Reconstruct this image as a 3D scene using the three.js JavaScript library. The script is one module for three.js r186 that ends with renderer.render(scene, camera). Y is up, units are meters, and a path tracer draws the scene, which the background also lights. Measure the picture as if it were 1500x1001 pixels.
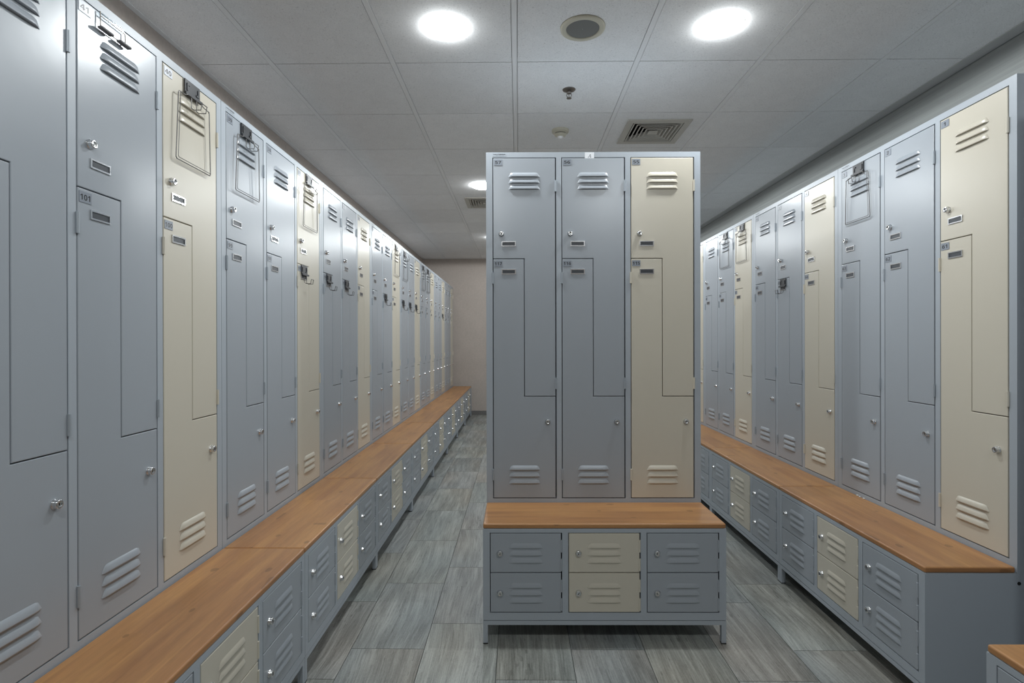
import * as THREE from 'three';
import { mergeGeometries } from 'three/addons/utils/BufferGeometryUtils.js';
import { RoundedBoxGeometry } from 'three/addons/geometries/RoundedBoxGeometry.js';

// ------------------------------------------------------------------ camera, exposure, lamp strength
const scene = new THREE.Scene();
scene.background = new THREE.Color(0x000000);
const EYE = 1.2386;
const camera = new THREE.PerspectiveCamera(2 * Math.atan(500.5 / 792.5) * 180 / Math.PI, 1500 / 1001, 0.05, 60);
camera.position.set(0, EYE, 0);
camera.rotation.order = 'YXZ';
camera.rotation.set(-0.0017, 0.0115, -0.0022);
const renderer = new THREE.WebGLRenderer({ antialias: true });
renderer.toneMapping = THREE.LinearToneMapping;
renderer.toneMappingExposure = 1.0;
renderer.shadowMap.enabled = true;
const LAMP = 2.65, GLOW = 20, LAMP_COLOR = new THREE.Color().setRGB(0.94, 0.985, 1.0);

// ------------------------------------------------------------------ room numbers (metres, depth = -z)
const CEIL = 2.6084, WALL_L = -1.592, WALL_R = 2.25, WALL_BACK = 9.016, WALL_NEAR = -2.6;   // depths
const UNIT = 0.992, FRONT_L = -1.072, FRONT_R = 1.634, START_L = 1.9436, START_R = 1.79;
const SEAT = 0.30, BODY_TOP = 0.471, SEAT_TOP = 0.491, DEEP = 0.5;
const GRID_X = -0.0146, GRID_Z = 2.6626, CELL = 0.6;

// ------------------------------------------------------------------ helpers
let seed = 7;
const rnd = () => { seed = (seed * 1664525 + 1013904223) >>> 0; return seed / 4294967296; };
const used = {};
function numbered(name) { const n = used[name] || 0; used[name] = n + 1; return n ? name + '_' + String(n).padStart(3, '0') : name; }
function mesh(name, geo, mat, parent) {
  const m = new THREE.Mesh(geo, mat); m.name = name; m.castShadow = m.receiveShadow = true;
  (parent || scene).add(m); return m;
}
function thing(name, label, category, group) {
  const g = new THREE.Group(); g.name = numbered(name); g.userData = { label, category };
  if (group) g.userData.group = group;
  scene.add(g); return g;
}
function structure(name, geo, mat) { const m = mesh(name, geo, mat); m.userData.kind = 'structure'; return m; }
const box = (x0, x1, y0, y1, z0, z1) => new THREE.BoxGeometry(x1 - x0, y1 - y0, z1 - z0).translate((x0 + x1) / 2, (y0 + y1) / 2, (z0 + z1) / 2);
function merge(list) { return mergeGeometries(list.map((g) => { const h = g.index ? g.toNonIndexed() : g; for (const k of Object.keys(h.attributes)) if (!['position', 'normal', 'uv'].includes(k)) h.deleteAttribute(k); return h; })); }
function boxUV(geo, du = 0, dv = 0) {            // texture coordinates in metres: u along x (or z on end faces), v along z or y
  const p = geo.attributes.position, n = geo.attributes.normal, uv = new Float32Array(p.count * 2);
  for (let i = 0; i < p.count; i++) {
    const ax = Math.abs(n.getX(i)), ay = Math.abs(n.getY(i)), az = Math.abs(n.getZ(i));
    let u, v;
    if (ay >= ax && ay >= az) { u = p.getX(i); v = p.getZ(i); } else if (az >= ax) { u = p.getX(i); v = p.getY(i); } else { u = p.getZ(i); v = p.getY(i); }
    uv[2 * i] = u + du; uv[2 * i + 1] = v + dv;
  }
  geo.setAttribute('uv', new THREE.BufferAttribute(uv, 2)); return geo;
}
function wire(points, r, seg = 7) {              // a bent wire: straight rods with rounded knees
  const out = [];
  for (let i = 0; i + 1 < points.length; i++) {
    const a = new THREE.Vector3(...points[i]), b = new THREE.Vector3(...points[i + 1]), d = b.clone().sub(a);
    const c = new THREE.CylinderGeometry(r, r, d.length(), seg, 1);
    c.applyQuaternion(new THREE.Quaternion().setFromUnitVectors(new THREE.Vector3(0, 1, 0), d.clone().normalize()));
    out.push(c.translate((a.x + b.x) / 2, (a.y + b.y) / 2, (a.z + b.z) / 2));
    out.push(new THREE.SphereGeometry(r * 1.02, seg, 5).translate(b.x, b.y, b.z));
  }
  return merge(out);
}
const lathe = (pts, seg = 24) => new THREE.LatheGeometry(pts.map(([x, y]) => new THREE.Vector2(x, y)), seg);
// noise
function hash(x, y, s) { let h = Math.imul(x, 374761393) ^ Math.imul(y, 668265263) ^ Math.imul(s, 1274126177); h = Math.imul(h ^ (h >>> 13), 1274126177); return ((h ^ (h >>> 16)) >>> 0) / 4294967296; }
function vnoise(x, y, px, py, s) {               // tiles after px, py cells
  const xi = Math.floor(x), yi = Math.floor(y), fx = x - xi, fy = y - yi, m = (a, n) => ((a % n) + n) % n;
  const u = fx * fx * (3 - 2 * fx), v = fy * fy * (3 - 2 * fy);
  const a = hash(m(xi, px), m(yi, py), s), b = hash(m(xi + 1, px), m(yi, py), s), c = hash(m(xi, px), m(yi + 1, py), s), d = hash(m(xi + 1, px), m(yi + 1, py), s);
  return a + (b - a) * u + (c - a) * v + (a - b - c + d) * u * v;
}
function texture(w, h, fn, color = true, wx = 1, wy = 1) {   // wx, wy: metres covered
  const data = new Uint8Array(w * h * 4);
  for (let j = 0; j < h; j++) for (let i = 0; i < w; i++) {
    const c = fn(i / w, j / h), k = (j * w + i) * 4;
    for (let q = 0; q < 3; q++) data[k + q] = Math.max(0, Math.min(255, c[q]));
    data[k + 3] = 255;
  }
  const t = new THREE.DataTexture(data, w, h); t.magFilter = THREE.LinearFilter; t.minFilter = THREE.LinearMipmapLinearFilter; t.generateMipmaps = true;
  t.wrapS = t.wrapT = THREE.RepeatWrapping; t.repeat.set(1 / wx, 1 / wy);
  if (color) t.colorSpace = THREE.SRGBColorSpace;
  t.needsUpdate = true; return t;
}

// ------------------------------------------------------------------ materials
const lin = (r, g, b) => new THREE.Color().setRGB(r, g, b);
const std = (o) => new THREE.MeshStandardMaterial(o);
const warp = texture(256, 256, (u, v) => { const n = 255 * (0.62 * vnoise(u * 5, v * 4, 5, 4, 3) + 0.3 * vnoise(u * 11, v * 9, 11, 9, 4) + 0.08 * vnoise(u * 60, v * 60, 60, 60, 5)); return [n, n, n]; }, false, 1.3, 1.5);
const paint = (c, rough = 0.36) => std({ color: c, roughness: rough, metalness: 0, bumpMap: warp, bumpScale: 0.0011 });
const M = {
  door: paint(lin(0.36, 0.392, 0.43), 0.29),
  frame: paint(lin(0.40, 0.44, 0.485), 0.4),
  cream: paint(lin(0.605, 0.565, 0.475), 0.32),
  louver: std({ color: lin(0.36, 0.392, 0.43), roughness: 0.3 }),
  louverCream: std({ color: lin(0.605, 0.565, 0.475), roughness: 0.32 }),
  hinge: std({ color: lin(0.36, 0.40, 0.44), roughness: 0.4, metalness: 0.2 }),
  chrome: std({ color: lin(0.72, 0.73, 0.74), roughness: 0.2, metalness: 1 }),
  slot: std({ color: lin(0.02, 0.02, 0.02), roughness: 0.6 }),
  card: std({ color: lin(0.05, 0.057, 0.068), roughness: 0.38 }),
  black: std({ color: lin(0.02, 0.022, 0.027), roughness: 0.4 }),
  wire: std({ color: lin(0.16, 0.155, 0.15), roughness: 0.35, metalness: 0.9 }),
  clear: new THREE.MeshPhysicalMaterial({ color: lin(0.9, 0.93, 0.95), roughness: 0.08, transmission: 1, thickness: 0 }),
  rubber: std({ color: lin(0.13, 0.13, 0.135), roughness: 0.6 }),
  white: std({ color: lin(0.75, 0.75, 0.73), roughness: 0.5 }),
  ivory: std({ color: lin(0.55, 0.52, 0.42), roughness: 0.5 }),
  grille: std({ color: lin(0.19, 0.19, 0.18), roughness: 0.8 }),
  vent: std({ color: lin(0.52, 0.50, 0.45), roughness: 0.5 }),
  dark: std({ color: lin(0.015, 0.015, 0.015), roughness: 0.9 }),
  steel: std({ color: lin(0.28, 0.26, 0.24), roughness: 0.35, metalness: 1 }),
  foot: std({ color: lin(0.02, 0.02, 0.02), roughness: 0.7 }),
  grout: std({ color: lin(0.05, 0.05, 0.05), roughness: 0.9 }),
  lens: std({ color: lin(0.9, 0.9, 0.9), roughness: 0.5, emissive: LAMP_COLOR, emissiveIntensity: GLOW }),
};
// beech seat boards: glued strips with long grain (u along the board)
const woodMap = texture(1024, 512, (u, v) => {
  const strip = Math.floor(v * 16), sh = hash(strip, 3, 9);
  const g = vnoise(u * 10 + sh * 37, v * 150, 4096, 150, 11), f = vnoise(u * 60, v * 340, 60, 340, 12), c = vnoise(u * 5 + sh * 11, v * 24, 4096, 24, 13);
  const k = 0.85 + 0.05 * (sh - 0.5) + 0.06 * (g - 0.5) + 0.05 * (f - 0.5) + 0.13 * (c - 0.5);
  const knot = vnoise(u * 24, v * 20, 24, 20, 15) > 0.93 ? 0.84 : 1;
  return [205 * k * knot, 149 * k * knot * (0.98 + 0.04 * c), 97 * k * knot];
}, true, 1.6, 0.9);
M.wood = std({ map: woodMap, roughness: 0.36 });
// wood-look porcelain: v runs along the tile
const floorMap = texture(1024, 1024, (u, v) => {
  const w = 0.04 * vnoise(u * 5, v * 5, 5, 5, 30);
  const big = vnoise((u + w) * 14, v * 4, 14, 4, 21), mid = vnoise((u + w) * 60, v * 9, 60, 9, 22), fine = vnoise((u + w) * 380, v * 24, 380, 24, 23), grit = vnoise(u * 512, v * 300, 512, 300, 24), cloud = vnoise(u * 6, v * 6, 6, 6, 25);
  const streak = Math.pow(mid, 3) * 40 - Math.pow(1 - mid, 4) * 30;
  const pore = vnoise((u + w) * 300, v * 40, 300, 40, 27) > 0.8 ? -22 * vnoise((u + w) * 40, v * 8, 40, 8, 28) : 0;
  const b = 142 + pore + 18 * (big - 0.5) + 0.55 * streak + 30 * (fine - 0.5) + 14 * (grit - 0.5) + 22 * (cloud - 0.5);
  const t = (vnoise(u * 8, v * 5, 8, 5, 26) - 0.5) * 14;
  return [b + 1 + t * 0.7, b + 1, b - 3 - t * 0.6];
}, true, 1.2, 1.8);
const floorBump = texture(512, 512, (u, v) => { const n = 255 * (0.6 * vnoise(u * 200, v * 22, 200, 22, 23) + 0.4 * vnoise(u * 60, v * 9, 60, 9, 22)); return [n, n, n]; }, false, 1.2, 1.8);
M.floor = [0.95, 1.0, 1.04].map((k, i) => std({ map: floorMap, bumpMap: floorBump, bumpScale: 0.0006, roughness: 0.42, color: lin(k * (i === 1 ? 1.0 : 0.98), k, k * (i === 2 ? 0.97 : 1)) }));
const speck = texture(512, 512, (u, v) => { const n = 242 + 16 * (vnoise(u * 256, v * 256, 256, 256, 41) - 0.5) - (vnoise(u * 180, v * 180, 180, 180, 42) > 0.86 ? 22 : 0) + 4 * (vnoise(u * 12, v * 12, 12, 12, 43) - 0.5); return [n, n, n]; }, true, 0.6, 0.6);
M.tile = [0.93, 0.96, 0.99].map((k) => std({ map: speck, color: lin(k, k, k), roughness: 0.9 }));
M.bar = std({ color: lin(0.84, 0.84, 0.84), roughness: 0.6 });
const plaster = texture(256, 256, (u, v) => { const n = 238 + 12 * (vnoise(u * 120, v * 120, 120, 120, 51) - 0.5) + 8 * (vnoise(u * 9, v * 9, 9, 9, 52) - 0.5); return [n, n, n]; }, true, 1.5, 1.5);
M.wall = std({ map: plaster, color: lin(0.54, 0.475, 0.43), roughness: 0.85 });
const streaks = texture(256, 512, (u, v) => { const n = 226 + 26 * (vnoise(u * 4, v * 90, 4, 90, 53) - 0.5) + 14 * (vnoise(u * 14, v * 230, 14, 230, 54) - 0.5); return [n, n, n]; }, true, 3, 1);
M.wallRight = std({ map: streaks, color: lin(0.4, 0.42, 0.41), roughness: 0.7 });
M.trim = std({ color: lin(0.5, 0.5, 0.49), roughness: 0.7 });
M.skirting = std({ color: lin(0.16, 0.155, 0.15), roughness: 0.5 });

// numbers of all doors on one sheet of small engraved plates
const COLS = 16, ROWS = 8, CW = 128, CH = 90;
const sheet = document.createElement('canvas'); sheet.width = COLS * CW; sheet.height = ROWS * CH;
{
  const g = sheet.getContext('2d'); g.fillStyle = '#e6e8ec'; g.fillRect(0, 0, sheet.width, sheet.height);
  g.fillStyle = '#080a0e'; g.textAlign = 'center'; g.textBaseline = 'middle'; g.font = 'bold 80px sans-serif';
  for (let n = 1; n <= 120; n++) { g.save(); g.translate((n % COLS) * CW + CW / 2, Math.floor(n / COLS) * CH + CH / 2 + 2); g.scale(n > 99 ? 0.9 : 1.15, 0.82); g.fillText(String(n), 0, 0); g.restore(); }
}
const sheetMap = new THREE.CanvasTexture(sheet); sheetMap.colorSpace = THREE.SRGBColorSpace; sheetMap.magFilter = THREE.LinearFilter;
M.plate = std({ map: sheetMap, color: lin(0.31, 0.34, 0.38), roughness: 0.35 });
M.plateLight = std({ map: sheetMap, color: lin(0.8, 0.82, 0.86), roughness: 0.35 });
function plateGeo(n) {
  const g = box(-0.019, 0.019, -0.0135, 0.0135, 0, 0.0012), uv = g.attributes.uv, c = n % COLS, r = Math.floor(n / COLS);
  for (let i = 0; i < uv.count; i++) { const front = i >= 16 && i < 20; uv.setXY(i, (c + (front ? uv.getX(i) : 0.02)) / COLS, 1 - (r + (front ? 1 - uv.getY(i) : 0.02)) / ROWS); }
  return g;
}
// maker's mark on the top rail (too small to read: two rows of tiny print) and the letter sticker
function printed(w, h, draw) { const c = document.createElement('canvas'); c.width = w; c.height = h; draw(c.getContext('2d')); const t = new THREE.CanvasTexture(c); t.colorSpace = THREE.SRGBColorSpace; t.magFilter = THREE.LinearFilter; return t; }
M.mark = std({ roughness: 0.4, map: printed(256, 72, (g) => {
  g.fillStyle = '#a3abb3'; g.fillRect(0, 0, 256, 72); g.fillStyle = '#1a1e26'; let x = 14;
  for (const [n, h] of [[5, 16], [8, 20]]) { for (let i = 0; i < n; i++) { const w = 11 + (i % 3) * 3; g.fillRect(x, 34 - h + (i % 2) * 5, w, h - (i % 2) * 5); x += w + 3; } x += 10; }
  g.fillStyle = '#5a626b'; x = 60; for (let i = 0; i < 14; i++) { g.fillRect(x, 46, 6 + (i % 2) * 2, 9); x += 10 + (i % 5 === 4 ? 5 : 0); }
}) });
M.sticker = std({ roughness: 0.5, map: printed(96, 72, (g) => { g.fillStyle = '#e8ebef'; g.fillRect(0, 0, 96, 72); g.fillStyle = '#20252c'; g.font = 'italic 50px serif'; g.textAlign = 'center'; g.textBaseline = 'middle'; g.fillText('A', 48, 38); }) });

// ------------------------------------------------------------------ the room
{
  const x0 = WALL_L - 0.12, x1 = WALL_R + 0.12, zf = -WALL_BACK - 0.12, zn = -WALL_NEAR + 0.12;
  const fl = structure('floor', box(x0, x1, -0.2, -0.0035, zf, zn), M.grout);
  const TW = 0.2943, TL = 0.588, X0 = -0.38;
  const variants = [];
  for (let i = 0; i < 14; i++) variants.push(boxUV(new THREE.BoxGeometry(TW - 0.0024, 0.008, TL - 0.0024), i * 0.337, i * 0.613));
  const cut = {};
  for (let c = Math.ceil((WALL_L - X0) / TW) - 1; X0 + c * TW < WALL_R; c++) {
    const xa = Math.max(X0 + c * TW, WALL_L), xb = Math.min(X0 + (c + 1) * TW, WALL_R);
    if (xb - xa < 0.02) continue;
    const off = 2.167 + (c + 1) * TL / 3;
    for (let r = Math.floor((WALL_NEAR - off) / TL); off + r * TL < WALL_BACK; r++) {
      const d0 = Math.max(off + r * TL, WALL_NEAR), d1 = Math.min(off + (r + 1) * TL, WALL_BACK);
      if (d1 - d0 < 0.02) continue;
      let g = variants[Math.floor(rnd() * variants.length)];
      const w = xb - xa, l = d1 - d0;
      if (w < TW - 0.001 || l < TL - 0.001) { const key = w.toFixed(3) + '/' + l.toFixed(3); g = cut[key] || (cut[key] = boxUV(new THREE.BoxGeometry(w - 0.0024, 0.008, l - 0.0024), w * 7, l * 5)); }
      mesh('floor_tile', g, M.floor[Math.floor(rnd() * 3)], fl).position.set((xa + xb) / 2, -0.004, -(d0 + d1) / 2);
    }
  }
  const wallUV = (g) => boxUV(g);
  structure('wall_left', wallUV(box(x0, WALL_L, -0.2, CEIL + 0.25, zf, zn)), M.wall);
  structure('wall_right', wallUV(box(WALL_R, x1, -0.2, CEIL + 0.25, zf, zn)), M.wallRight);
  structure('wall_back', wallUV(box(WALL_L, WALL_R, -0.2, CEIL + 0.25, zf, -WALL_BACK)), M.wall);
  structure('wall_front', wallUV(box(WALL_L, WALL_R, -0.2, CEIL + 0.25, -WALL_NEAR, zn)), M.wall);
  structure('baseboard_back', box(WALL_L, WALL_R, 0, 0.07, -WALL_BACK, -WALL_BACK + 0.012), M.skirting);
  structure('trim_1', merge([box(WALL_L, WALL_L + 0.024, CEIL - 0.003, CEIL + 0.02, -WALL_BACK, -WALL_NEAR)]), M.bar);
  structure('trim_2', box(WALL_R - 0.075, WALL_R - 0.008, CEIL - 0.004, CEIL + 0.02, -WALL_BACK, -WALL_NEAR), M.trim);
  structure('trim_3', box(WALL_L, WALL_R, CEIL - 0.003, CEIL + 0.02, -WALL_BACK, -WALL_BACK + 0.024), M.bar);

  const ce = structure('ceiling', box(x0, x1, CEIL + 0.12, CEIL + 0.25, zf, zn), M.white);
  const cells = {};
  const holes = [[1, 3.5626], [-1, 5.3626]];      // grid cells that carry an air diffuser
  const iLo = Math.floor((WALL_L - GRID_X) / CELL), iHi = Math.ceil((WALL_R - GRID_X) / CELL);
  for (let i = iLo; i < iHi; i++) for (let j = Math.floor((WALL_NEAR - GRID_Z) / CELL); GRID_Z + j * CELL < WALL_BACK; j++) {
    const xa = Math.max(GRID_X + i * CELL, WALL_L), xb = Math.min(GRID_X + (i + 1) * CELL, WALL_R - 0.05), d0 = Math.max(GRID_Z + j * CELL, WALL_NEAR), d1 = Math.min(GRID_Z + (j + 1) * CELL, WALL_BACK);
    if (xb - xa < 0.02 || d1 - d0 < 0.02) continue;
    const holed = holes.some(([a, d]) => a === i && Math.abs(d - (d0 + d1) / 2) < 0.1);
    const key = (xb - xa).toFixed(3) + '/' + (d1 - d0).toFixed(3) + holed;
    if (!cells[key]) {
      const w = xb - xa - 0.0285, l = d1 - d0 - 0.005;
      if (holed) {
        const s = new THREE.Shape([[-w / 2, -l / 2], [w / 2, -l / 2], [w / 2, l / 2], [-w / 2, l / 2]].map(([a, b]) => new THREE.Vector2(a, b)));
        s.holes.push(new THREE.Path([[-0.165, -0.165], [-0.165, 0.165], [0.165, 0.165], [0.165, -0.165]].map(([a, b]) => new THREE.Vector2(a, b))));
        cells[key] = boxUV(new THREE.ExtrudeGeometry(s, { depth: 0.015, bevelEnabled: false }).rotateX(-Math.PI / 2).translate(0, -0.0075, 0));
      } else cells[key] = boxUV(new THREE.BoxGeometry(w, 0.015, l));
    }
    const t = mesh('ceiling_tile', cells[key], M.tile[Math.floor(rnd() * 3)], ce);
    t.position.set((xa + xb) / 2, CEIL + 0.0075, -(d0 + d1) / 2);
    if (!holed && rnd() > 0.5 && xb - xa > 0.59) t.rotation.y = Math.PI;
  }
  for (let i = iLo + 1; i < iHi; i++) mesh('grid_bar', box(-0.012, 0.012, -0.001, 0.016, -WALL_BACK, -WALL_NEAR), M.bar, ce).position.set(GRID_X + i * CELL, CEIL, 0);
  for (let j = Math.ceil((WALL_NEAR - GRID_Z) / CELL); GRID_Z + j * CELL < WALL_BACK; j++) mesh('cross_bar', box(WALL_L, WALL_R, 0.0145, 0.017, -0.012, 0.012), M.bar, ce).position.set(0, CEIL, -(GRID_Z + j * CELL));
}

// ------------------------------------------------------------------ ceiling fittings
function downlight(x, depth, label) {
  const t = thing('ceiling_downlight', label, 'light', 'round ceiling downlights'); t.position.set(x, CEIL, -depth);
  mesh('trim_ring', lathe([[0.0841, -0.001], [0.09, -0.0015], [0.0945, -0.0008], [0.095, 0], [0.0841, 0]], 40), M.white, t);
  mesh('light_lens', lathe([[0.084, -0.0002], [0.0835, -0.006], [0.077, -0.017], [0.054, -0.026], [0.001, -0.032]], 40), M.lens, t);
  const l = new THREE.SpotLight(LAMP_COLOR, LAMP, 0, 1.565, 0.03, 2); l.name = 'downlight_lamp';
  l.position.set(0, -0.0305, 0); l.target.position.set(0, -1, 0); t.add(l.target); l.castShadow = true; l.shadow.radius = 2.6; t.add(l);
}
const LX = [GRID_X - 0.3, GRID_X + 0.9];
downlight(LX[0], 2.3626, 'glowing round downlight in ceiling over the left aisle, beside the round speaker');
downlight(LX[1], 2.3626, 'glowing round downlight in ceiling between the round speaker and right lockers');
downlight(LX[0], 4.7626, 'glowing round downlight in ceiling just before the air vent over left aisle');
for (const [x, d, w] of [[LX[1], 4.7626, 'behind the free-standing locker block, right aisle'], [LX[0], 7.1626, 'second beyond the far air vent, left aisle'], [LX[1], 7.1626, 'deep in the right aisle before back wall'], [LX[0], -0.0374, 'beside the front wall, over the beige-wall lockers'], [LX[1], -0.0374, 'beside the front wall, before the bare bench end panel']])
  downlight(x, d, 'round white ceiling downlight ' + w);
{
  const s = thing('ceiling_speaker', 'round flush ceiling speaker with grey grille and white rim', 'speaker'); s.position.set(GRID_X + 0.3, CEIL, -2.375);
  mesh('rim', lathe([[0.072, -0.004], [0.074, -0.009], [0.09, -0.01], [0.097, -0.006], [0.098, 0], [0.07, 0]], 40), M.ivory, s);
  mesh('grille', lathe([[0.074, -0.0045], [0.04, -0.006], [0.001, -0.0065]], 40), M.grille, s);
  const k = thing('fire_sprinkler', 'small metal fire sprinkler head hanging from ceiling tile', 'sprinkler'); k.position.set(GRID_X + 0.295, CEIL, -2.96);
  mesh('escutcheon', lathe([[0.001, -0.006], [0.02, -0.007], [0.034, -0.003], [0.036, 0], [0.001, 0]], 24), M.steel, k);
  mesh('nozzle', lathe([[0.001, -0.022], [0.012, -0.022], [0.013, -0.014], [0.009, -0.006], [0.009, -0.004]], 12), M.steel, k);
  for (const sg of [-1, 1]) mesh('frame_arm', wire([[sg * 0.011, -0.018, 0], [sg * 0.013, -0.034, 0], [sg * 0.004, -0.044, 0]], 0.0022), M.steel, k);
  mesh('bulb', new THREE.CylinderGeometry(0.002, 0.002, 0.02, 8).translate(0, -0.031, 0), M.steel, k);
  mesh('deflector', lathe([[0.001, -0.0475], [0.014, -0.0475], [0.014, -0.0455], [0.001, -0.0435]], 16), M.steel, k);
  const d = thing('smoke_detector', 'cream domed smoke detector on ceiling tile beside the air vent', 'smoke detector'); d.position.set(GRID_X + 0.292, CEIL, -3.53);
  mesh('base', lathe([[0.056, 0], [0.056, -0.01], [0.05, -0.018], [0.03, -0.018]], 32), M.ivory, d);
  mesh('chamber', lathe([[0.044, -0.016], [0.043, -0.02], [0.036, -0.021], [0.036, -0.025], [0.041, -0.027], [0.036, -0.036], [0.02, -0.043]], 32), M.ivory, d);
  mesh('slot_ring', lathe([[0.0365, -0.0212], [0.037, -0.023], [0.0365, -0.0248]], 32), M.dark, d);
  mesh('cap', lathe([[0.02, -0.042], [0.014, -0.052], [0.001, -0.055]], 20), M.bar, d);
}
function diffuser(x, depth, label) {
  const t = thing('air_diffuser', label, 'air vent'); t.position.set(x, CEIL, -depth);
  const pyramid = (r0, y0, r1, y1) => { const q = Math.SQRT2; return new THREE.CylinderGeometry(r0 * q, r1 * q, y0 - y1, 4, 1, true).rotateY(Math.PI / 4).translate(0, (y0 + y1) / 2, 0).toNonIndexed(); };
  const flat = (g) => { g.computeVertexNormals(); return g; };
  const m = (name, r0, y0, r1, y1) => { const g = flat(merge([pyramid(r0, y0, r1, y1), pyramid(r0 - 0.0012, y0, r1 - 0.0012, y1)])); const o = mesh(name, g, ventSide, t); return o; };
  mesh('flange', merge([box(-0.2, 0.2, -0.008, -0.0005, 0.16, 0.2), box(-0.2, 0.2, -0.008, -0.0005, -0.2, -0.16), box(-0.2, -0.16, -0.008, -0.0005, -0.16, 0.16), box(0.16, 0.2, -0.008, -0.0005, -0.16, 0.16)]), M.vent, t);
  mesh('duct_box', merge([box(-0.17, 0.17, 0.1, 0.104, -0.17, 0.17), box(-0.17, -0.166, 0.016, 0.1, -0.17, 0.17), box(0.166, 0.17, 0.016, 0.1, -0.17, 0.17), box(-0.17, 0.17, 0.016, 0.1, -0.17, -0.166), box(-0.17, 0.17, 0.016, 0.1, 0.166, 0.17)]), M.dark, t);
  for (let i = 0; i < 5; i++) {
    const r = 0.155 - i * 0.0245, w = 0.0075, v = m('vane', r - 0.02, 0.02, r - w, -0.006);
    mesh('lip', merge([box(-r, r, -0.0075, -0.006, r - w, r), box(-r, r, -0.0075, -0.006, -r, -r + w), box(-r, -r + w, -0.0075, -0.006, -r + w, r - w), box(r - w, r, -0.0075, -0.006, -r + w, r - w)]), M.vent, v);
  }
  mesh('center_plate', box(-0.03, 0.03, -0.008, -0.005, -0.03, 0.03), M.vent, t);
}
const ventSide = M.vent.clone(); ventSide.side = THREE.DoubleSide;
diffuser(GRID_X + 0.9, 3.5626, 'square four-way air vent in ceiling above the numbered locker block');
diffuser(GRID_X - 0.3, 5.3626, 'square ceiling air vent beyond the downlight in the left aisle');

// ------------------------------------------------------------------ shared locker pieces
function louverGeo(L, H, D) {                    // pressed-out louver: rounded shoulders on top, open cut below
  const nx = 16, ny = 5, pos = [], idx = [];
  for (let j = 0; j <= ny + 1; j++) for (let i = 0; i <= nx; i++) {
    const t = Math.min(j / ny, 1), s = i / nx * 2 - 1;
    const e = 1 - Math.abs(s), rim = Math.min(1, e * (L / 2) / (H * 0.95));
    const round = Math.sqrt(Math.max(0, 1 - (1 - rim) * (1 - rim)));
    const y = H / 2 - t * H - (1 - t) * (1 - round) * H * 0.95;
    const z = j > ny ? 0 : D * Math.pow(Math.sin(t * Math.PI / 2), 0.75) * Math.pow(Math.max(rim, 0), 0.6);
    pos.push(s * L / 2, y + (j > ny ? 0.0006 : 0), z + 0.0004);
  }
  for (let j = 0; j <= ny; j++) for (let i = 0; i < nx; i++) { const a = j * (nx + 1) + i, b = a + 1, c = a + nx + 1, d = c + 1; idx.push(a, c, b, b, c, d); }
  const g = new THREE.BufferGeometry(); g.setAttribute('position', new THREE.Float32BufferAttribute(pos, 3));
  g.setAttribute('uv', new THREE.Float32BufferAttribute(new Float32Array(pos.length / 3 * 2), 2));
  g.setIndex(idx);
  const k = g.toNonIndexed(), low = (nx * 6) * ny;                   // keep the cut edge sharp
  g.computeVertexNormals();
  const nrm = g.attributes.normal, out = k.attributes.position.clone();
  for (let i = 0; i < idx.length; i++) { if (i < low) out.setXYZ(i, nrm.getX(idx[i]), nrm.getY(idx[i]) + (Math.floor(idx[i] / (nx + 1)) === ny ? 0.35 : 0), nrm.getZ(idx[i])); else out.setXYZ(i, 0, -1, 0.2); }
  k.setAttribute('normal', out); return k;
}
const G = {
  louver: louverGeo(0.144, 0.021, 0.0075), louverSmall: louverGeo(0.138, 0.020, 0.004),
  lock: merge([lathe([[0.0125, 0], [0.0125, 0.003], [0.0105, 0.0045], [0.0105, 0.0115], [0.0095, 0.0135], [0.0055, 0.0135], [0.0052, 0.0115], [0.0005, 0.0115]], 20).rotateX(Math.PI / 2)]),
  lockFlat: merge([lathe([[0.0125, 0], [0.0125, 0.003], [0.0105, 0.005], [0.0105, 0.010], [0.0095, 0.012], [0.0055, 0.012], [0.0052, 0.010], [0.0005, 0.010]], 20).rotateX(Math.PI / 2)]),
  key: box(-0.001, 0.001, -0.0042, 0.0042, 0.0112, 0.0119), keyFlat: box(-0.001, 0.001, -0.0042, 0.0042, 0.0097, 0.0104),
  labelFrame: merge([box(-0.033, 0.033, 0.008, 0.012, 0, 0.003), box(-0.033, 0.033, -0.012, -0.008, 0, 0.003), box(-0.033, -0.029, -0.008, 0.008, 0, 0.003), box(0.029, 0.033, -0.008, 0.008, 0, 0.003)]),
  labelCard: box(-0.029, 0.029, -0.008, 0.008, 0, 0.001),
  hinge: merge([new THREE.CylinderGeometry(0.0045, 0.0045, 0.052, 10).translate(0, 0, 0.002)]),
  knuckle: merge([new THREE.CylinderGeometry(0.0036, 0.0036, 0.05, 8), box(-0.004, 0, -0.025, 0.025, -0.003, 0.0018)]),
};
function slab(points, du) {                       // a folded steel door: bevelled front edge, uv in metres
  const g = new THREE.ExtrudeGeometry(new THREE.Shape(points.map(([x, y]) => new THREE.Vector2(x, y))), { depth: 0.014, bevelEnabled: true, bevelThickness: 0.0016, bevelSize: 0.0016, bevelOffset: -0.0016, bevelSegments: 2, steps: 1 });
  g.translate(0, 0, -0.0156); return boxUV(g, du, du * 1.7);
}
const DW = 0.286, STILE = 0.0322, PITCH = 0.3187, HT = 1.619, B0 = 0;
const upperPts = [[0, 1.1275], [0.1445, 1.1275], [0.1445, 0.4905], [DW, 0.4905], [DW, 1.591], [0, 1.591]].map(([x, y]) => [x, y + B0]);
const lowerPts = [[0, 0.02], [DW, 0.02], [DW, 0.4875], [0.1415, 0.4875], [0.1415, 1.1245], [0, 1.1245]].map(([x, y]) => [x, y + B0]);
const upperGeo = [], lowerGeo = [];
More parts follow.
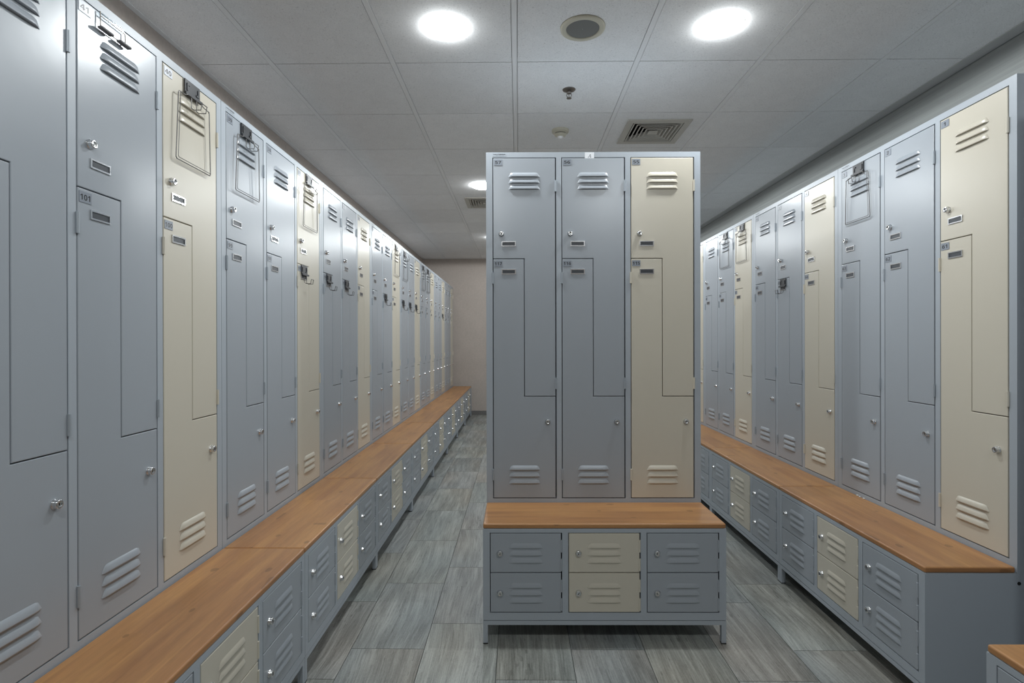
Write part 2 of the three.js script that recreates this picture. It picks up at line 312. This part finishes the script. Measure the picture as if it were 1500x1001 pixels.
for (let v = 0; v < 9; v++) { upperGeo.push(slab(upperPts, v * 0.431)); lowerGeo.push(slab(lowerPts, v * 0.431)); }
const hw = UNIT / 2 - 0.001, gap = 0.0035;
const lockerFrame = (() => {
  const p = [], dx = (i) => -hw + 0.001 + STILE + i * PITCH;
  p.push(box(-hw, dx(0) - gap, 0, HT, -0.02, 0), box(dx(2) + DW + 0.005, hw, 0, HT, -0.02, 0));
  for (const i of [0, 1]) p.push(box(dx(i) + DW + 0.005, dx(i + 1) - gap, 0.0165, 1.5945, -0.02, 0));
  p.push(box(dx(0) - gap, dx(2) + DW + 0.005, 1.5945, HT, -0.02, 0), box(dx(0) - gap, dx(2) + DW + 0.005, 0, 0.0165, -0.02, 0));
  return boxUV(merge(p), 0.3, 0.7);
})();
const lockerSide = boxUV(box(0, 0.002, 0, HT, -DEEP, -0.02)), lockerTop = boxUV(box(-hw + 0.002, hw - 0.002, HT - 0.003, HT, -DEEP, -0.02)), lockerBack = boxUV(box(-hw + 0.002, hw - 0.002, 0, HT - 0.003, -DEEP, -DEEP + 0.003));
const lockerFloor = box(-hw + 0.002, hw - 0.002, 0, 0.003, -DEEP + 0.003, -0.02);
const divider = box(-0.001, 0.001, 0.003, HT - 0.003, -DEEP + 0.003, -0.02);

function face(door, x, y, kind, cream, n) {
  if (n !== undefined) { mesh('number_plate', plateGeo(n), n === 40 || n === 41 ? M.plateLight : M.plate, door).position.set(x + 0.023, y, 0.0002); }
}
const ONES = 'zero one two three four five six seven eight nine ten eleven twelve thirteen fourteen fifteen sixteen seventeen eighteen nineteen'.split(' '), TENS = '- - twenty thirty forty fifty sixty seventy eighty ninety'.split(' ');
const words = (n) => n > 99 ? 'one hundred' + (n % 100 ? ' ' + words(n % 100) : '') : n < 20 ? ONES[n] : TENS[Math.floor(n / 10)] + (n % 10 ? '-' + ONES[n % 10] : '');
const ORD = ['', 'last', 'second', 'third', 'fourth', 'fifth', 'sixth', 'seventh', 'eighth', 'ninth'];
let variant = 0;
function lockerUnit(place, numbers, label) {     // numbers: the three upper door numbers, left to right
  const t = thing('locker_unit', label, 'lockers', 'three-column locker units');
  place(t, SEAT_TOP);
  mesh('frame', lockerFrame, M.frame, t);
  mesh('side_panel', lockerSide, M.frame, t).position.x = -hw; mesh('side_panel', lockerSide, M.frame, t).position.x = hw - 0.002;
  mesh('top_panel', lockerTop, M.frame, t); mesh('back_panel', lockerBack, M.frame, t); mesh('bottom_panel', lockerFloor, M.frame, t);
  mesh('maker_mark', box(-0.032, 0.032, -0.0075, 0.0075, 0, 0.0004), M.mark, t).position.set(-hw + 0.063, HT - 0.0125, 0.0001);
  for (let c = 0; c < 3; c++) {
    const x = -hw + 0.001 + STILE + c * PITCH, cream = c === 2, dm = cream ? M.cream : M.door, lm = cream ? M.louverCream : M.louver, n = numbers[c];
    if (c) mesh('divider', divider, M.frame, t).position.x = x - (PITCH - DW) / 2;
    const v = variant++ % 9;
    const up = mesh('upper_door', upperGeo[v], dm, t), dn = mesh('lower_door', lowerGeo[v], dm, t);
    up.userData.label = dn.userData.label = cream ? 'cream Z-shaped door' : 'blue-grey Z-shaped door';
    for (const d of [up, dn]) { d.position.set(x, 0, 0.0005 + rnd() * 0.0012); d.rotation.y = 0; }
    for (const y of [1.514, 1.4855, 1.457]) mesh('louver', G.louver, lm, up).position.set(DW / 2, y + B0, 0);
    for (const y of [0.159, 0.128, 0.097]) mesh('louver', G.louver, lm, dn).position.set(DW / 2, y + B0, 0);
    const tilt = (rnd() - 0.5) * 0.8;
    const put = (geo, name, mat, par, px, py, rz = 0) => { const m = mesh(name, geo, mat, par); m.position.set(px, py + B0, 0); m.rotation.z = rz; return m; };
    put(G.lock, 'lock', M.chrome, up, 0.037, 1.2406); put(G.key, 'keyhole', M.slot, up, 0.037, 1.2406, tilt);
    put(G.lock, 'lock', M.chrome, dn, 0.25, 0.372); put(G.key, 'keyhole', M.slot, dn, 0.25, 0.372, -tilt);
    put(G.labelFrame, 'label_frame', M.chrome, up, 0.071, 1.195); put(G.labelCard, 'label_card', M.card, up, 0.071, 1.195);
    put(G.labelFrame, 'label_frame', M.chrome, dn, 0.071, 1.066); put(G.labelCard, 'label_card', M.card, dn, 0.071, 1.066);
    face(up, 0, 1.572 + B0, 0, cream, n); face(dn, 0, 1.104 + B0, 0, cream, n + 60);
    for (const y of [1.462, 0.549]) put(G.hinge, 'hinge', cream ? M.louverCream : M.hinge, up, DW + 0.0025, y);
    for (const y of [1.037, 0.127]) put(G.hinge, 'hinge', cream ? M.louverCream : M.hinge, dn, -0.0025, y);
  }
  return t;
}
// the low cabinet that carries lockers at the back and a wooden seat in front
const BD = 0.287, BP = 0.3195, BS = 0.031;
const benchDoorGeo = [];
for (let v = 0; v < 4; v++) benchDoorGeo.push(slab([[0, 0], [BD, 0], [BD, 0.1585], [0, 0.1585]], v * 0.37));
const benchFrame = (() => {
  const p = [], dx = (i) => -hw + BS + i * BP, z0 = SEAT - 0.02, z1 = SEAT;
  p.push(box(-hw, dx(0) - 0.003, 0.098, BODY_TOP, z0, z1), box(dx(2) + BD + 0.005, hw, 0.098, BODY_TOP, z0, z1));
  for (const i of [0, 1]) p.push(box(dx(i) + BD + 0.005, dx(i + 1) - 0.003, 0.128, 0.455, z0, z1));
  p.push(box(dx(0) - 0.003, dx(2) + BD + 0.005, 0.455, BODY_TOP, z0, z1), box(dx(0) - 0.003, dx(2) + BD + 0.005, 0.098, 0.128, z0, z1));
  return boxUV(merge(p), 0.1, 0.2);
})();
const benchShell = boxUV(merge([box(-hw, -hw + 0.002, 0.098, BODY_TOP, -DEEP, SEAT - 0.02), box(hw - 0.002, hw, 0.098, BODY_TOP, -DEEP, SEAT - 0.02), box(-hw + 0.002, hw - 0.002, 0.098, 0.101, -DEEP, SEAT - 0.02), box(-hw + 0.002, hw - 0.002, 0.101, BODY_TOP, -DEEP, -DEEP + 0.002), box(-hw + 0.002, hw - 0.002, BODY_TOP - 0.003, BODY_TOP, -DEEP + 0.002, SEAT - 0.02), box(-hw, hw, BODY_TOP, SEAT_TOP, -DEEP, 0)]));
const benchBase = boxUV(merge([box(-hw, hw, 0.078, 0.0952, SEAT - 0.021, SEAT - 0.001), box(-hw, hw, 0.078, 0.0952, -DEEP, -DEEP + 0.02), box(-hw, -hw + 0.02, 0.078, 0.0952, -DEEP + 0.02, SEAT - 0.021), box(hw - 0.02, hw, 0.078, 0.0952, -DEEP + 0.02, SEAT - 0.021)]));
const seatGeo = [];
for (let v = 0; v < 8; v++) seatGeo.push(boxUV(new RoundedBoxGeometry(UNIT - 0.003, 0.02, SEAT - 0.004, 3, 0.006).translate(0, BODY_TOP + 0.01, SEAT / 2 + 0.002), v * 0.377, v * 0.211));
const legGeo = box(-0.0095, 0.0095, 0.005, 0.078, -0.0095, 0.0095), footGeo = box(-0.0096, 0.0096, 0, 0.005, -0.0096, 0.0096);
function bench(place, label, hole) {
  const t = thing('bench_cabinet', label, 'bench', 'wood-topped bench cabinets'); place(t, 0);
  mesh('frame', benchFrame, M.frame, t); mesh('body', benchShell, M.frame, t); mesh('base_frame', benchBase, M.frame, t);
  const seat = mesh('seat_board', seatGeo[variant++ % 8], M.wood, t); seat.userData.label = 'brown beech seat board';
  for (const sx of [-1, 1]) for (const z of [SEAT - 0.0105, -DEEP + 0.01]) { const l = mesh('leg', legGeo, M.frame, t); l.position.set(sx * (hw - 0.0095), 0, z); mesh('rubber_foot', footGeo, M.foot, l); }
  for (let c = 0; c < 3; c++) for (const y of [0.2935, 0.1315]) {
    const cream = c === 1, dm = cream ? M.cream : M.door, lm = cream ? M.louverCream : M.louver;
    const d = mesh('door', benchDoorGeo[variant++ % 4], dm, t); d.position.set(-hw + BS + c * BP, y, SEAT + 0.0005);
    d.userData.label = cream ? 'cream small door' : 'blue-grey small door';
    for (const k of [1, 0, -1]) mesh('louver', G.louverSmall, lm, d).position.set(0.1437, 0.0785 + k * 0.030, 0);
    mesh('lock', G.lockFlat, M.chrome, d).position.set(0.0385, 0.079, 0);
    const key = mesh('keyhole', G.keyFlat, M.slot, d); key.position.set(0.0385, 0.079, 0); key.rotation.z = (rnd() - 0.5) * 1.2;
    for (const hy of [0.107, 0.031]) mesh('hinge', G.knuckle, lm, d).position.set(BD + 0.001, hy, 0.0002);
  }
  if (hole) mesh('cable_hole', new THREE.CylinderGeometry(0.006, 0.006, 0.001, 16).rotateZ(Math.PI / 2).translate(hw + 0.0003, BODY_TOP - 0.033, -0.006), M.dark, t);
  return t;
}
const atLeft = (k) => (o, y) => { o.position.set(FRONT_L, y, -(START_L + (k + 0.5) * UNIT)); o.rotation.y = Math.PI / 2; };
const atRight = (k) => (o, y) => { o.position.set(FRONT_R, y, -(START_R + (k + 0.5) * UNIT)); o.rotation.y = -Math.PI / 2; };
const atCenter = (o, y) => { o.position.set(0.3455 + 0.002, y, -(2.206 + SEAT)); o.rotation.y = 0.0059; };
const atNear = (o, y) => { o.position.set(1.15 + SEAT, y, -(1.344 - UNIT / 2)); o.rotation.y = -Math.PI / 2; };

const lockers = {};
for (let k = -2; k <= 6; k++) {
  const a = 39 - 3 * k, w = k === 6 ? 'against the back wall' : ORD[7 - k] + ' from the back wall';
  bench(atLeft(k), `low locker bench with brown wooden seat, ${w}, beside the beige wall`);
  lockers[a] = lockerUnit(atLeft(k), [a, a - 1, a - 2], `grey and cream locker unit, ${w}, along the beige wall`);
}
for (let k = 0; k <= 5; k++) {
  const a = 3 + 3 * k, w = ORD[k + 1] + ' from the open end';
  bench(atRight(k), k ? `low locker bench with brown wooden seat, ${w} of the grey-wall row` : 'low locker bench with bare grey end panel and small black cable hole', k === 0);
  lockers[a] = lockerUnit(atRight(k), [a, a - 1, a - 2], k ? `grey and cream locker unit, ${w} of the grey-wall row` : 'locker unit with doors one, two and three at the open row end');
}
bench(atCenter, 'free-standing low locker bench with orange-brown wooden seat, middle of the room');
lockers[57] = lockerUnit(atCenter, [57, 56, 55], 'free-standing locker unit with letter sticker and doors fifty-five to fifty-seven');
bench(atNear, 'low locker bench whose wooden corner stands before the bare grey end panel');
lockers[60] = lockerUnit(atNear, [60, 59, 58], 'locker unit on the bench before the bare grey end panel');
mesh('letter_sticker', box(-0.0215, 0.0215, -0.016, 0.016, 0, 0.0005), M.sticker, lockers[57]).position.set(-0.0165, HT - 0.018, 0.0002);

// ------------------------------------------------------------------ hangers and hooks on the doors
const bracketGeo = (w) => merge([box(-w / 2, w / 2, -0.046, -0.002, 0, 0.003), box(-w / 2, w / 2, -0.0025, -0.001, -0.001, 0.003), box(-w / 2 - 0.005, w / 2 + 0.005, -0.052, -0.044, 0.002, 0.01), box(-w / 2 + 0.008, -w / 2 + 0.014, -0.036, -0.012, 0.003, 0.0055), box(w / 2 - 0.014, w / 2 - 0.008, -0.036, -0.012, 0.003, 0.0055), box(-w / 2 + 0.014, -w / 2 + 0.022, -0.018, -0.012, 0.003, 0.0055), box(w / 2 - 0.022, w / 2 - 0.014, -0.036, -0.03, 0.003, 0.0055)]);
const bracketWide = bracketGeo(0.08), bracketMid = bracketGeo(0.072);
const hookGeo = [-1, 1].map((s) => wire([[s * 0.014, -0.05, 0.007], [s * 0.014, -0.086, 0.007], [s * 0.014, -0.093, 0.015], [s * 0.014, -0.093, 0.038], [s * 0.014, -0.072, 0.042]], 0.0014));
const hookBar = wire([[-0.014, -0.072, 0.042], [0.014, -0.072, 0.042]], 0.0017);
const frameGeo = wire([[-0.03, -0.049, 0.008], [-0.05, -0.058, 0.009], [-0.08, -0.06, 0.009], [-0.084, -0.066, 0.009], [-0.094, -0.27, 0.007], [-0.09, -0.275, 0.007], [0.09, -0.275, 0.007], [0.094, -0.27, 0.007], [0.084, -0.066, 0.009], [0.08, -0.06, 0.009], [0.05, -0.058, 0.009], [0.03, -0.049, 0.008]], 0.0017);
const frameGeo2 = wire([[-0.078, -0.062, 0.0125], [-0.088, -0.265, 0.0105], [-0.084, -0.269, 0.0105], [0.084, -0.269, 0.0105], [0.088, -0.265, 0.0105], [0.078, -0.062, 0.0125]], 0.0011);
function hang(t, n, y, dx, dz = 0.0042) {         // put t at the top edge of door n
  const unit = lockers[Math.ceil(n / 3) * 3], c = Math.ceil(n / 3) * 3 - n;
  t.position.set(-hw + STILE + c * PITCH + dx, y + B0, dz); t.position.applyAxisAngle(new THREE.Vector3(0, 1, 0), unit.rotation.y).add(unit.position); t.rotation.y = unit.rotation.y;
}
for (const n of [40, 39, 37, 31, 30, 27, 26, 3, 7, 8]) {
  const t = thing('wire_hanger', `wire frame hanging by a black clip on top of door ${words(n)}`, 'hanger', 'wire hangers on the upper doors');
  mesh('clip', bracketWide, M.black, t);
  mesh('frame_wire', frameGeo, M.wire, t); mesh('inner_wire', frameGeo2, M.wire, t);
  for (const g of hookGeo) mesh('hook', g, M.wire, t); mesh('hook_tip', hookBar, M.wire, t);
  hang(t, n, 1.5925, n < 15 ? 0.14 : 0.14);
}
for (const n of [37, 36, 35, 32, 30, 29, 28, 22, 5]) {
  const t = thing('coat_hook', `black clip with wire hook on top of lower door ${words(n + 60)}`, 'hook', 'black hooks on the lower doors');
  mesh('clip', bracketMid, M.black, t);
  for (const g of hookGeo) mesh('hook', g, M.wire, t); mesh('hook_tip', hookBar, M.wire, t);
  hang(t, n, 1.126, 0.075);
}
{
  const t = thing('over_door_hook', 'clear over-door hook with two dark pads on top of door forty-one', 'hook');
  mesh('strap', merge([box(-0.043, 0.043, -0.003, -0.0012, -0.001, 0.003), box(-0.043, 0.043, -0.013, -0.003, 0.0, 0.0012)]), M.clear, t);
  mesh('wire_frame', wire([[-0.0435, -0.002, 0.003], [-0.0435, -0.043, 0.004], [0.0435, -0.043, 0.004], [0.0435, -0.012, 0.003], [-0.042, -0.012, 0.003]], 0.0015), M.steel, t);
  for (const s of [-1, 1]) mesh('pad', new RoundedBoxGeometry(0.042, 0.007, 0.014, 3, 0.003).translate(s * 0.032, -0.046, 0.009), M.rubber, t);
  hang(t, 41, 1.5925, 0.11);
}
for (const [x, d, s] of [[1.622, 2.607, 1], [1.618, 2.583, 0.8], [1.619, 2.555, 0.9]]) {
  const o = mesh(numbered('paper_scrap'), new THREE.IcosahedronGeometry(0.006 * s, 0).scale(1.2, 0.6, 1), M.white);
  o.position.set(x, BODY_TOP + 0.0235, -d); o.rotation.y = s * 5;
  o.userData = { label: 'tiny white paper scrap on wooden bench before door three', category: 'scrap', group: 'white scraps on the bench' };
}

renderer.render(scene, camera);
